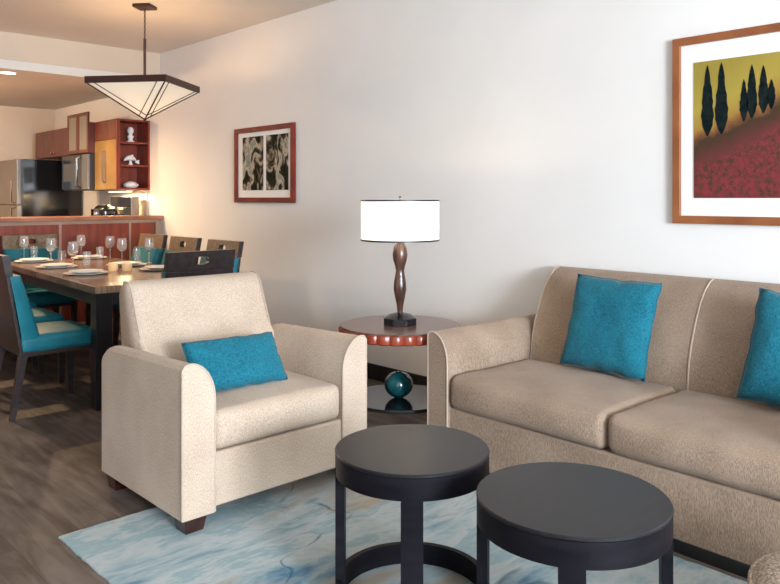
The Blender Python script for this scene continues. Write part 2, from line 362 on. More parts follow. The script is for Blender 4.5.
def rbox(bm, cx, cy, cz, a, b_, c, r, nx=14, ny=14, nz=6, crown=0.0, wob=0.0, seed=0, front=0.0):
    """Rounded, crowned upholstery block with half sizes a,b,c."""
    g = {}
    def mp(u, v, w_):
        p = Vector((u * a, v * b_, w_ * c))
        q = Vector((max(-a + r, min(a - r, p.x)), max(-b_ + r, min(b_ - r, p.y)), max(-c + r, min(c - r, p.z))))
        d = p - q
        if d.length > 1e-9:
            # superellipse-free rounding
            d = d.normalized() * min(r, d.length if sum(abs(t) > 1e-9 for t in d) == 1 else r)
            p = q + d
        uu, vv = p.x / a, p.y / b_
        if crown: p.z += crown * (1 - uu * uu) * (1 - vv * vv) * (1 if p.z > 0 else -0.3) * min(1, abs(p.z) / c)
        if front: p.x -= front * (1 - vv ** 4) * (1 - (p.z / c) ** 2) * (1 if uu < 0 else 0) * min(1, abs(uu)) ** 4
        if wob:
            nn = noise.noise(Vector((p.x * 5 + seed, p.y * 5, p.z * 5))) * wob
            nn += noise.noise(Vector((p.x * 13 + seed, p.y * 13, p.z * 13))) * wob * 0.35
            p.z += nn; p.x += nn * 0.5
        return (cx + p.x, cy + p.y, cz + p.z)
    def spaced(n, half, rr):
        k = 4; inner = [(-1 + rr / half) + (2 - 2 * rr / half) * i / n for i in range(n + 1)]
        lo = [-1 + rr / half * (1 - math.cos(PI / 2 * i / k)) * 1.0 for i in range(k)]
        lo = [-1 + (rr / half) * (1 - math.tan(PI / 4 * (1 - i / k))) for i in range(k)]
        hi = [-t for t in reversed(lo)]
        return lo + inner + hi
    U, V, W = spaced(nx, a, r), spaced(ny, b_, r), spaced(nz, c, r)
    def vert(i, j, k):
        key = (i, j, k)
        if key not in g: g[key] = bm.verts.new(mp(U[i], V[j], W[k]))
        return g[key]
    I, J, K = len(U) - 1, len(V) - 1, len(W) - 1
    for i in range(I):
        for j in range(J):
            for k in (0, K): bm.faces.new((vert(i, j, k), vert(i + 1, j, k), vert(i + 1, j + 1, k), vert(i, j + 1, k)))
    for i in range(I):
        for k in range(K):
            for j in (0, J): bm.faces.new((vert(i, j, k), vert(i + 1, j, k), vert(i + 1, j, k + 1), vert(i, j, k + 1)))
    for j in range(J):
        for k in range(K):
            for i in (0, I): bm.faces.new((vert(i, j, k), vert(i, j + 1, k), vert(i, j + 1, k + 1), vert(i, j, k + 1)))
    return bm
def pillow_bm(w_, h, t, seed=0, n=22, pinch=0.06):
    """Throw pillow standing in the local XZ plane, thickness along Y, base at z=0."""
    bm = B(); fr = {}; bk = {}
    for i in range(n + 1):
        for j in range(n + 1):
            u, v = -1 + 2 * i / n, -1 + 2 * j / n
            x = u * w_ / 2 * (1 - pinch * (1 - v * v)) ; z = v * h / 2 * (1 - pinch * (1 - u * u))
            x += 0.004 * noise.noise(Vector((v * 4, seed, u))) * abs(u) * 2; z += 0.005 * noise.noise(Vector((u * 4, seed + 5, v))) * abs(v) * 2
            q = max(0, (1 - u ** 4) * (1 - v ** 4)) ** 0.55
            wr = 0.010 * noise.noise(Vector((u * 2.4 + seed, v * 2.4, seed))) + 0.006 * noise.noise(Vector((u * 6 + seed, v * 6, seed)))
            # creases running out of the corners
            cr = 0.005 * math.sin(9 * (abs(u) - abs(v))) * (abs(u * v)) ** 1.5
            y = (t / 2 + wr + cr) * q
            edge = i in (0, n) or j in (0, n)
            fr[i, j] = bm.verts.new((x, -y, z + h / 2))
            bk[i, j] = fr[i, j] if edge else bm.verts.new((x, y, z + h / 2))
    for i in range(n):
        for j in range(n):
            bm.faces.new((fr[i, j], fr[i + 1, j], fr[i + 1, j + 1], fr[i, j + 1]))
            bm.faces.new((bk[i, j], bk[i, j + 1], bk[i + 1, j + 1], bk[i + 1, j]))
    return bm
def pillow_edge(w_, h, seed=0, n=22, pinch=0.06):
    pts = []
    seq = [(i, 0) for i in range(n)] + [(n, j) for j in range(n)] + [(n - i, n) for i in range(n)] + [(0, n - j) for j in range(n + 1)]
    for i, j in seq:
        u, v = -1 + 2 * i / n, -1 + 2 * j / n
        x = u * w_ / 2 * (1 - pinch * (1 - v * v)); z = v * h / 2 * (1 - pinch * (1 - u * u))
        x += 0.004 * noise.noise(Vector((v * 4, seed, u))) * abs(u) * 2; z += 0.005 * noise.noise(Vector((u * 4, seed + 5, v))) * abs(v) * 2
        pts.append((x, 0, z + h / 2))
    return tube(B(), pts, 0.0022, 6)
def copy_tree(o, parent=None):
    c = o.copy(); COL.objects.link(c)
    if parent: c.parent = parent
    for ch in list(o.children): copy_tree(ch, c)
    return c
def arc(cx, cz, rx, rz, a0, a1, n=10):
    return [(cx + rx * math.cos(math.radians(a0 + (a1 - a0) * i / n)), cz + rz * math.sin(math.radians(a0 + (a1 - a0) * i / n))) for i in range(n + 1)]

# ------------------------------------------------------------------ the setting
WX = 3.62; XL = -3.4; YN = -4.4; YB = 10.3; HZ = 2.80; YK = 7.30; KZ = 2.47
struct('floor', bx(XL - .1, YN - .1, -0.08, WX + .1, YB + .1, 0), M['floor'])
struct('wall_right', bx(WX, YN - .1, 0, WX + .12, YB + .1, 2.95), M['wall'])
struct('wall_back', bx(XL - .1, YB, 0, WX, YB + .12, 2.95), M['warm_lit_wall'])
struct('wall_left', bx(XL - .12, YN - .1, 0, XL, YB, 2.95), M['wall'])
bm = B()   # near wall with the wide balcony door opening
box(bm, XL - .1, YN - .12, 0, -1.85, YN, 2.95); box(bm, 2.65, YN - .12, 0, WX, YN, 2.95); box(bm, -1.85, YN - .12, 2.5, 2.65, YN, 2.95)
struct('wall_near', bm, M['wall'])
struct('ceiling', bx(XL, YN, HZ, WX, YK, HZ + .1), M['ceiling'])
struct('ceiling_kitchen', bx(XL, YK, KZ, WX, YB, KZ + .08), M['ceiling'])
struct('wall_header', bx(XL, YK, KZ + .081, WX, YK + .12, HZ + .1), M['warm_lit_wall'])
struct('baseboard_right', bx(WX - .016, YN, 0, WX, 7.2, 0.11), M['baseboard'], bevel=0.004)
struct('baseboard_left', bx(XL, YN, 0, XL + .016, YB, 0.11), M['baseboard'], bevel=0.004)
dr = struct('door_1', box(box(box(box(B(), -1.85, YN - .10, 0, -1.77, YN - .03, 2.5), 2.57, YN - .10, 0, 2.65, YN - .03, 2.5), -1.77, YN - .10, 2.42, 2.57, YN - .03, 2.5), 0.37, YN - .10, 0, 0.43, YN - .03, 2.42), M['white_paint'])

# ------------------------------------------------------------------ rug
bm = B()
x0, y0, x1, y1 = -0.765, -1.4, 0.792, 1.4
n = 60; ring = []
per = []
for i in range(n): per.append((x0 + (x1 - x0) * i / n, y0))
for i in range(2 * n): per.append((x1, y0 + (y1 - y0) * i / (2 * n)))
for i in range(n): per.append((x1 - (x1 - x0) * i / n, y1))
for i in range(2 * n): per.append((x0, y1 - (y1 - y0) * i / (2 * n)))
random.seed(3)
per = [(x + random.uniform(-.003, .003), y + random.uniform(-.003, .003)) for x, y in per]
rings = [[(x, y, 0.0005) for x, y in per], [(x, y, 0.006) for x, y in per], [(x * 0.995, y * 0.997, 0.010) for x, y in per]]
loft(bm, rings)
rug = obj('area_rug', bm, M['rug'], angle=30, smooth=True)
rug.location = (1.815, 1.55, 0)
tag(rug, 'blue, cream and sand watercolour area rug under the round tables', 'rug')

# ------------------------------------------------------------------ sofa
sofa = thing('sofa', 'beige woven fabric sofa against the wall, holding two turquoise pillows', 'sofa', (2.6145, 0.587, 0), math.radians(-1.5))
SL = 1.96   # outer length; local x grows to the wall, y along the wall
SB = 0.13   # arm width
def arm_prof(x_in, x_out, z0, zt, drop=0.145):
    """front outline (across, z) of an arm: tall outer side, quarter-round towards the seat."""
    s = 1 if x_out > x_in else -1
    w_ = abs(x_out - x_in)
    pr = [(x_out, z0), (x_out, zt - 0.02)] + [(x_out - s * 0.012, zt - 0.004)]
    pr += [(x_in + s * (w_ - 0.03) - s * (w_ - 0.03) * math.sin(math.radians(a)), zt - drop + drop * math.cos(math.radians(a))) for a in range(0, 91, 9)]
    pr += [(x_in, z0)]
    return pr
def arm_piece(bm, axis, prof, a, b_, back_drop=0.0, back_r=0.12, slope=0.0):
    """sweep the arm outline from a (front) to b_ (rear); the rear top corner is rounded down."""
    ts = [a, a + (b_ - a) * 0.004] + [a + (b_ - a) * t for t in (0.1, 0.3, 0.5, 0.7)]
    L_ = abs(b_ - a); s = 1 if b_ > a else -1
    ts += [b_ - s * back_r * (1 - math.sin(math.radians(t))) for t in range(0, 91, 15)]
    rings = []
    zmax = max(p[1] for p in prof); zmin = min(p[1] for p in prof)
    for t in ts:
        q = max(0, back_r - abs(b_ - t)) / back_r
        dz = back_drop * (1 - math.sqrt(max(0, 1 - q * q)))
        dz += slope * abs(t - a) / L_
        fac = (zmax - dz - zmin) / (zmax - zmin)
        rings.append([((p[0], t, zmin + (p[1] - zmin) * fac) if axis == 'y' else (t, p[0], zmin + (p[1] - zmin) * fac)) for p in prof])
    return loft(bm, rings)
obj('plinth', bx(0.02, 0.04, 0.0, 0.91, SL - 0.04, 0.05), M['satin_black'], sofa, label='black recessed plinth')
base = bx(0.02, SB * .9, 0.036, 0.90, SL - SB * .9, 0.293)
obj('base', base, M['uph'], sofa, bevel=0.012)
for s, (yi, yo) in enumerate(((SB, 0.0), (SL - SB, SL))):
    a_ = obj('arm', arm_piece(B(), 'x', arm_prof(yi, yo, 0.038, 0.648), 0.0, 0.935), M['uph'], sofa, bevel=0.012, seg=3)
    pr = arm_prof(yi, yo, 0.038, 0.648)
    obj('piping', tube(B(), [(0.001, y, z) for y, z in pr], 0.0045, 6), M['piping'], a_, smooth=True, angle=80)
# back: convex reclined profile swept along the wall, ends rounded
def back_pts(e):   # e = 0 at the very end .. 1 inside
    k = 1 - e
    return [(0.60, 0.20), (0.63 + k * .012, 0.44), (0.645 + k * .015, 0.56), (0.668 + k * .018, 0.64), (0.705 + k * .02, 0.73), (0.755 + k * .02, 0.82 - .006 * k), (0.80 + k * .015, 0.872 - .012 * k), (0.85 + k * .01, 0.908 - .018 * k), (0.893, 0.921 - .022 * k),
            (0.925, 0.908 - .02 * k), (0.942, 0.865), (0.946, 0.80), (0.946, 0.06), (0.70, 0.06)]
bm = B(); rings = []
y0_, y1_ = SB - .004, SL - SB + .004
for y in [y0_ + t for t in (0.0, 0.004, 0.012, 0.025, 0.05, 0.12)] + [y0_ + 0.12 + (y1_ - y0_ - 0.24) * i / 12 for i in range(1, 12)] + [y1_ - t for t in (0.12, 0.05, 0.025, 0.012, 0.004, 0.0)]:
    d = min(y - y0_, y1_ - y); e = math.sqrt(max(0, 1 - (1 - min(1, d / 0.035)) ** 2))
    e *= 1
    rings.append([(x, y, z) for x, z in back_pts(e)])
loft(bm, rings)
bk = obj('backrest', bm, M['uph'], sofa, smooth=True, angle=60)
for ya in (y1_ - .014, 0.95, y0_ + .014):
    pts = [(x - 0.001 + (.006 if ya != .95 else 0), ya, z) for x, z in back_pts(1)[1:10]]
    obj('piping', tube(B(), pts, 0.0045, 6), M['piping'], bk, smooth=True, angle=80)
cw = (SL - 2 * SB) / 2
for k in (1, 0):
    cy = SB + cw * (k + 0.5)
    cs = obj('seat_cushion', rbox(B(), 0.317, cy, 0.371, 0.312, cw / 2 - 0.002, 0.079, 0.040, crown=0.022, wob=0.006, seed=k * 9, front=0.022), M['uph'], sofa, smooth=True, angle=None)
    pts = [(0.012 - 0.012, y, 0.318) for y in [cy - cw / 2 + .05 + (cw - .1) * i / 10 for i in range(11)]]

# throw pillows on the sofa
PW, PH = 0.43, 0.42
def throw_pillow(name, label, cat, w_, h, t, loc, rot, seed, group=None, pinch=.045):
    o = obj(name, pillow_bm(w_, h, t, seed, pinch=pinch), M['pillow'], None, smooth=True, angle=None)
    tag(o, label, cat, group)
    e = obj('seam', pillow_edge(w_, h, seed, pinch=pinch), M['pillow'], o, smooth=True, angle=None)
    o.rotation_mode = 'XYZ'
    o.matrix_world = Matrix.Translation(loc) @ Matrix.Rotation(rot[2], 4, 'Z') @ Matrix.Rotation(rot[0], 4, 'X') @ Matrix.Rotation(rot[1], 4, 'Y')
    return o
throw_pillow('throw_pillow', 'square turquoise pillow on the sofa nearer the lamp', 'pillow', 0.45, 0.46, 0.12, (3.165, 1.895, 0.474), (math.radians(-18), math.radians(1.5), -PI / 2), 1.0, 'turquoise pillows on the sofa')
throw_pillow('throw_pillow', 'square turquoise pillow on the sofa below the framed field painting, cut by the photo edge', 'pillow', 0.45, 0.46, 0.12, (3.115, 1.02, 0.474), (math.radians(-19), math.radians(4.5), -PI / 2 + .02), 6.0, 'turquoise pillows on the sofa')

# ------------------------------------------------------------------ armchair
AW, AD = 0.93, 0.82
ac = thing('armchair', 'cream fabric armchair with curved arms, holding a turquoise lumbar pillow', 'armchair', (1.38, 2.60, 0))
T = 0.14
AU = M['uph_chair']
obj('base', bx(T - .02, 0.012, 0.085, AW - T + .02, AD - 0.03, 0.30), AU, ac, bevel=0.012)
for xi, xo in ((T, 0.0), (AW - T, AW)):
    a_ = obj('arm', arm_piece(B(), 'y', arm_prof(xi, xo, 0.070, 0.665, 0.15), 0.0, 0.75, back_drop=0.07, back_r=0.12, slope=0.022), AU, ac, bevel=0.012)
    obj('piping', tube(B(), [(x, 0.001, z) for x, z in arm_prof(xi, xo, 0.075, 0.665, 0.15)], 0.0045, 6), M['piping'], a_, smooth=True, angle=80)
# reclined back, local y grows to the rear
bp = [(0.50, 0.28), (0.50, 0.44), (0.535, 0.55), (0.63, 0.66), (0.675, 0.76), (0.712, 0.85), (0.732, 0.885), (0.757, 0.905), (0.787, 0.911), (0.817, 0.903), (0.842, 0.88), (0.850, 0.85), (0.825, 0.62), (0.80, 0.30), (0.80, 0.09), (0.56, 0.09)]
BR = AW - 0.095
bm = B(); rings = []
for i, x in enumerate([0.122, 0.128, 0.14, 0.16, 0.25, 0.35, 0.45, 0.55, 0.65, BR - .038, BR - .018, BR - .006, BR]):
    d = min(x - 0.122, BR - x); e = math.sqrt(max(0, 1 - (1 - min(1, d / 0.03)) ** 2))
    cy = sum(p[0] for p in bp) / len(bp)
    bow = -0.012 * (1 - ((x - AW / 2) / 0.33) ** 2)
    rings.append([(x, (p[0] + (0.012 * (1 - e) + bow if j < 7 else -0.008 * (1 - e))), p[1] - 0.014 * (1 - e) * (1 if p[1] > .7 else 0)) for j, p in enumerate(bp)])
loft(bm, rings)
ab = obj('backrest', bm, AU, ac, smooth=True, angle=70)
for x in (0.13, BR - 0.008):
    obj('piping', tube(B(), [(x, p[0] + 0.004, p[1]) for p in bp[3:10]], 0.0045, 6), M['piping'], ab, smooth=True, angle=80)
# seat cushion: rbox front is -x, so build and rotate
bm = rbox(B(), 0, 0, 0, 0.262, (AW - 2 * T) / 2 - 0.002, 0.080, 0.035, crown=0.014, wob=0.006, seed=4, front=0.018)
bmesh.ops.transform(bm, matrix=Matrix.Translation((AW / 2, 0.268, 0.382)) @ Matrix.Rotation(PI / 2, 4, 'Z'), verts=bm.verts)
obj('seat_cushion', bm, AU, ac, smooth=True, angle=None)
for x, y, z0 in ((0.062, 0.057, 0.0105), (AW - 0.062, 0.057, 0.0105), (0.062, 0.69, 0), (AW - 0.062, 0.69, 0)):
    obj('foot', taper_leg(B(), (x, y), (x, y), 0.088, z0, 0.052, 0.038), M['foot'], ac, bevel=0.003, label='mahogany tapered foot')
throw_pillow('lumbar_pillow', 'rectangular turquoise lumbar pillow on the cream armchair', 'pillow', 0.465, 0.235, 0.10, (1.785, 2.81, 0.479), (math.radians(-34), math.radians(1.5), 0.02), 11.0, pinch=.02)

# ------------------------------------------------------------------ round nesting tables
def round_table(label, px, d, z, r):
    l = (px - 390) / 750 * d
    X, Y = d * S_ + l * C_, d * C_ - l * S_
    t = thing('round_side_table', label, 'table', (X, Y, 0.010), 0, 'black round tables on the rug')
    z -= 0.010
    th0 = math.atan2(-Y, -X)
    obj('tabletop', lathe(B(), [(r - .003, z - .012), (r, z - .009), (r, z - .003), (r - .003, z)], 72), M['black_wood'], t, smooth=True, angle=30)
    bm = B(); n = 72
    def hoop(bm, r1, r0, z0, z1):
        rings = [[(rr * math.cos(2 * PI * i / n), rr * math.sin(2 * PI * i / n), zz) for i in range(n)] for rr, zz in ((r1, z0), (r1, z1), (r0, z1), (r0, z0), (r1, z0))]
        loft(bm, rings, True, False); bmesh.ops.remove_doubles(bm, verts=bm.verts, dist=1e-5); return bm
    obj('apron', hoop(bm, r - .002, r - .022, z - .078, z - .012), M['black_side'], t, smooth=True, angle=30)
    obj('base_ring', hoop(B(), r - .002, r - .022, 0.001, 0.07), M['black_side'], t, smooth=True, angle=30)
    for k in range(4):
        a0 = th0 + k * PI / 2; hw = 0.033 / r; bm = B(); m_ = 6
        pr = []
        for j in range(m_ + 1): a = a0 - hw + 2 * hw * j / m_; pr.append(((r - .001) * math.cos(a), (r - .001) * math.sin(a)))
        for j in range(m_ + 1): a = a0 + hw - 2 * hw * j / m_; pr.append(((r - .030) * math.cos(a), (r - .030) * math.sin(a)))
        obj('leg', extrude_poly(bm, pr, 'z', 0.0, z - .012), M['black_side'], t, smooth=True, angle=30)
    return t
round_table('round black wooden table with a hoop base, in front of the armchair', 412, 2.42, 0.497, 0.248)
round_table('round black wooden table with a hoop base, nearest the sofa seat and photo bottom', 572, 2.03, 0.496, 0.2575)

# woven pouf at the corner
bm = lathe(B(), [(0.20, 0.012), (0.255, 0.025), (0.275, 0.07), (0.28, 0.15), (0.276, 0.23), (0.262, 0.275), (0.225, 0.308), (0.16, 0.322), (0.05, 0.326)], 56)
pf = obj('woven_pouf', bm, M['woven'], None, smooth=True, angle=None)
pf.location = (2.16, 0.545, 0); pf.scale = (1, 1, 1.06); tag(pf, 'tan chunky woven pouf in the bottom corner beside the sofa', 'pouf')
obj('piping', tube(B(), [(0.263 * math.cos(a * PI / 24), 0.263 * math.sin(a * PI / 24), 0.275) for a in range(49)], 0.006, 6), M['woven'], pf, smooth=True, angle=None)

# ------------------------------------------------------------------ end table, vase, lamp
EX, EY = 2.82, 2.90
et = thing('end_table', 'round reddish-brown end table with a fluted edge, between armchair and sofa', 'table', (EX, EY, 0))
M['et_top'] = noise_mat('end_table_top', (0.10, 0.055, 0.045), (0.17, 0.10, 0.08), scale=5, stretch=(1, 7, 1), rough=0.22)
M['et_edge'] = noise_mat('fluted_mahogany', (0.20, 0.03, 0.014), (0.34, 0.06, 0.025), scale=7, stretch=(1, 1, 1), rough=0.25, coat=0.3)
obj('tabletop', lathe(B(), [(0.314, 0.612), (0.320, 0.6125), (0.322, 0.618), (0.319, 0.620)], 72), M['et_top'], et, smooth=True, angle=30)
n = 288; FL = 30
def flute(i, r): return r + 0.016 * (abs(math.sin(FL * PI * i / n)) ** .6) - 0.010
rings = [[(flute(i, rr) * math.cos(2 * PI * i / n), flute(i, rr) * math.sin(2 * PI * i / n), z) for i in range(n)] for rr, z in ((0.312, 0.562), (0.322, 0.568), (0.326, 0.600), (0.320, 0.612))]
obj('fluted_apron', loft(B(), rings), M['et_edge'], et, smooth=True, angle=40, label='red fluted mahogany apron')
obj('shelf', lathe(B(), [(0.273, 0.212), (0.276, 0.216), (0.276, 0.226), (0.273, 0.230)], 64), M['dark_glass'], et, smooth=True, angle=30, label='dark mirror-like lower shelf')
th_e = math.atan2(-EY, -EX)
for k in (1, -1):   # two slab legs, left and right of the vase
    bm = bx(-.07, -.014, 0, .07, .014, .565)
    bmesh.ops.translate(bm, vec=(0, k * .255, 0), verts=bm.verts); bmesh.ops.rotate(bm, cent=(0, 0, 0), matrix=Matrix.Rotation(th_e, 3, 'Z'), verts=bm.verts)
    obj('leg', bm, M['foot'], et, bevel=0.003)
bm = lathe(B(), [(0.022, 0.0)] + [(0.077 * math.cos(math.radians(a)), 0.070 + 0.070 * math.sin(math.radians(a))) for a in range(-70, 71, 10)] + [(0.020, 0.137), (0.018, 0.125)], 40)
v = obj('round_vase', bm, M['ball'], None, smooth=True, angle=60)
v.location = (EX - .02, EY - .01, 0.2305); tag(v, 'glossy dark teal ball-shaped vase on the end table lower shelf', 'vase')

lp = thing('table_lamp', 'table lamp with white drum shade and sculpted dark stem on the end table', 'lamp', (EX, EY, 0.6205), 0)
th = math.atan2(-EY, -EX)
bm = B()
R1, R2 = 0.092, 0.086
octo = lambda r, z: [(r * math.cos(th + PI / 8 + k * PI / 4), r * math.sin(th + PI / 8 + k * PI / 4), z) for k in range(8)]
loft(bm, [octo(0.094, 0), octo(0.094, 0.036), octo(0.06, 0.052), octo(0.02, 0.062)])
obj('lamp_base', bm, M['gloss_black'], lp, bevel=0.002, label='black faceted block base')
def px2z(y): return 1.3 - (y - 198) * 4.05 / 750 - 0.6205
pr = [(0.016, px2z(318)), (0.015, px2z(311)), (0.018, px2z(305)), (0.027, px2z(297)), (0.035, px2z(289)), (0.033, px2z(282)), (0.026, px2z(275)), (0.0225, px2z(270.5)), (0.027, px2z(266)), (0.037, px2z(260)), (0.041, px2z(254.5)), (0.036, px2z(248)), (0.024, px2z(243)), (0.013, px2z(240))]
obj('stem', lathe(B(), pr, 28), M['lamp_body'], lp, smooth=True, angle=None, label='brown carved double-bulb stem')
ZB, ZT = px2z(240), px2z(200.5)
def band(r1, r0, z0, z1, n=56):
    bm = B()
    loft(bm, [[(rr * math.cos(2 * PI * i / n), rr * math.sin(2 * PI * i / n), zz) for i in range(n)] for rr, zz in ((r1, z0), (r1, z1), (r0, z1), (r0, z0), (r1, z0))], True, False)
    bmesh.ops.remove_doubles(bm, verts=bm.verts, dist=1e-5); return bm
sh = obj('lamp_shade', band(0.210, 0.2085, ZB, ZT), M['shade'], lp, smooth=True, angle=40, label='white drum shade')
obj('trim', band(0.2125, 0.207, ZB - .003, ZB + .006), M['satin_black'], sh, smooth=True, angle=40, label='black shade trim')
obj('trim', band(0.2125, 0.207, ZT - .005, ZT + .003), M['satin_black'], sh, smooth=True, angle=40, label='black shade trim')
bm = tube(B(), [(0, 0, px2z(241)), (0, 0, ZT + .012)], 0.004, 8)
for k in range(3): a = k * 2 * PI / 3; tube(bm, [(0, 0, ZT - .006), (0.208 * math.cos(a), 0.208 * math.sin(a), ZT - .006)], 0.002, 6)
obj('harp', bm, M['satin_black'], lp, smooth=True)
obj('finial', lathe(B(), [(0.003, ZT + .008), (0.008, ZT + .014), (0.004, ZT + .024)], 12), M['satin_black'], lp, smooth=True)
bulb = obj('bulb', lathe(B(), [(0.012, ZB + .06)] + [(0.03 * math.cos(math.radians(a)), ZB + .11 + 0.03 * math.sin(math.radians(a))) for a in range(-60, 81, 20)], 16), emit('bulb_glow', (1, 0.85, 0.6), 3), lp, smooth=True)
point('lamp_bulb_light', (EX, EY, 0.6205 + ZB + 0.15), 5.5, (1.0, 0.76, 0.50), 0.04)

# ------------------------------------------------------------------ framed pictures (on the right wall, facing -x)
def framed(name, label, y0, y1, z0, z1, fw, depth, mat_frame):
    """y0 > y1 (left to right); thing origin at frame centre on the wall."""
    cy, cz = (y0 + y1) / 2, (z0 + z1) / 2; hw, hh = (y0 - y1) / 2, (z1 - z0) / 2
    t = thing(name, label, 'picture', (WX - 0.0005, cy, cz))
    bm = B()
    ro = [(hw, -hh), (-hw, -hh), (-hw, hh), (hw, hh)]; ri = [(hw - fw, -hh + fw), (-hw + fw, -hh + fw), (-hw + fw, hh - fw), (hw - fw, hh - fw)]
    rings = [[(0, y, z) for y, z in ro], [(-depth, y, z) for y, z in ro], [(-depth, y, z) for y, z in ri], [(-.004, y, z) for y, z in ri], [(0, y, z) for y, z in ro]]
    vs = [[bm.verts.new(p) for p in r] for r in rings[:4]]
    for a in range(4):
        A, Bq = vs[a], vs[(a + 1) % 4]
        for i in range(4): j = (i + 1) % 4; bm.faces.new((A[i], A[j], Bq[j], Bq[i]))
    obj('frame', bm, mat_frame, t, bevel=0.002, seg=2)
    obj('mat_board', bx(-.010, -(hw - fw * .8), -(hh - fw * .8), -.003, hw - fw * .8, hh - fw * .8), M['mat_board'], t)
    return t, cy, cz
t, cy, cz = framed('framed_painting', 'large orange-wood framed painting of cypress trees over a red field, above the sofa', 1.748, 0.66, 1.175, 2.09, 0.038, 0.028, M['oak_frame'])
# art window 1.645 .. ; z 1.30 .. 1.965
ay0, ay1, az0, az1 = 1.645, 0.79, 1.300, 1.962
art = obj('artwork', bx(-.003, -(ay0 - ay1) / 2, -(az1 - az0) / 2, 0, (ay0 - ay1) / 2, (az1 - az0) / 2), M['field'], t, label='printed field scene')
acy, acz = (ay0 + ay1) / 2, (az0 + az1) / 2
art.location = (-.0105, acy - cy, acz - cz)
def onx(px, py, X=3.60):
    r = (px - 390) / 750; d = X / (S_ + C_ * r)
    return d * (C_ - S_ * r), 1.3 - (py - 198) * d / 750
for bx_, yt, yb, ww in ((707, 65, 136, 5.6), (721, 62, 134, 5.8), (743.5, 79, 121, 4), (751.5, 64, 118, 4.8), (763, 65, 113, 4.8), (771, 79, 109, 4), (789, 58, 104, 6), (803, 74, 100, 5)):
    Yc, zt = onx(bx_, yt); _, zb = onx(bx_, yb); Yl, _ = onx(bx_ - ww, yt); hwid = abs(Yl - Yc)
    bm = B(); pts = []
    random.seed(int(bx_))
    for i in range(15):
        f = i / 14; ww_ = hwid * 1.05 * ((1 - f) ** 0.62) * min(1, (f + .10) / .34) ** .5 * 1.25 * (1 + random.uniform(-.13, .13)) if i < 14 else 0.0004
        pts.append((ww_, zb + 0.03 + (zt - zb - 0.03) * f))
    out = [(Yc - acy + hwid * .12, zb - acz)] + [(Yc - acy + w2, z - acz) for w2, z in pts] + [(Yc - acy - w2, z - acz) for w2, z in reversed(pts)] + [(Yc - acy - hwid * .12, zb - acz)]
    f0 = bm.faces.new([bm.verts.new((-.0034, y, z)) for y, z in out])
    ex = bmesh.ops.extrude_face_region(bm, geom=[f0]); bmesh.ops.translate(bm, vec=(-.001, 0, 0), verts=[e for e in ex['geom'] if isinstance(e, bmesh.types.BMVert)])
    obj('painted_tree', bm, M['cypress'], art)

t, cy, cz = framed('framed_print', 'small red-framed picture with two narrow abstract prints, beyond the lamp', 5.82, 4.93, 1.262, 1.912, 0.042, 0.028, M['red_frame'])
for k, (pa, pb, mm) in enumerate(((242, 262.5, M['abs1']), (265.5, 287.5, M['abs2']))):
    ya, _ = onx(pa, 150); yb, _ = onx(pb, 150)
    o = obj('print', bx(-.003, -(ya - yb) / 2, -0.232, 0, (ya - yb) / 2, 0.232), mm, t)
    o.location = (-.0105, (ya + yb) / 2 - cy, 0.012)

# ------------------------------------------------------------------ dining table (slightly turned), and its chairs
DT = thing('dining_table', 'long dark wooden dining table set with plates and glasses', 'table', (1.83, 4.54, 0), math.radians(-3.2))
DW, DL = 0.90, 2.30
obj('tabletop', bx(0, 0, 0.715, DW, DL, 0.76), [M['table_top']], DT, bevel=0.004)
bm = B(); box(bm, .02, .02, .64, DW - .02, .05, .715); box(bm, .02, DL - .05, .64, DW - .02, DL - .02, .715); box(bm, .02, .05, .64, .05, DL - .05, .715); box(bm, DW - .05, .05, .64, DW - .02, DL - .05, .715)
obj('apron', bm, M['black_wood'], DT)
for x in (0.01, DW - .11):
    for y in (0.01, DL - .11): obj('leg', bx(x, y, 0, x + .10, y + .10, .715), M['black_wood'], DT, bevel=0.004)

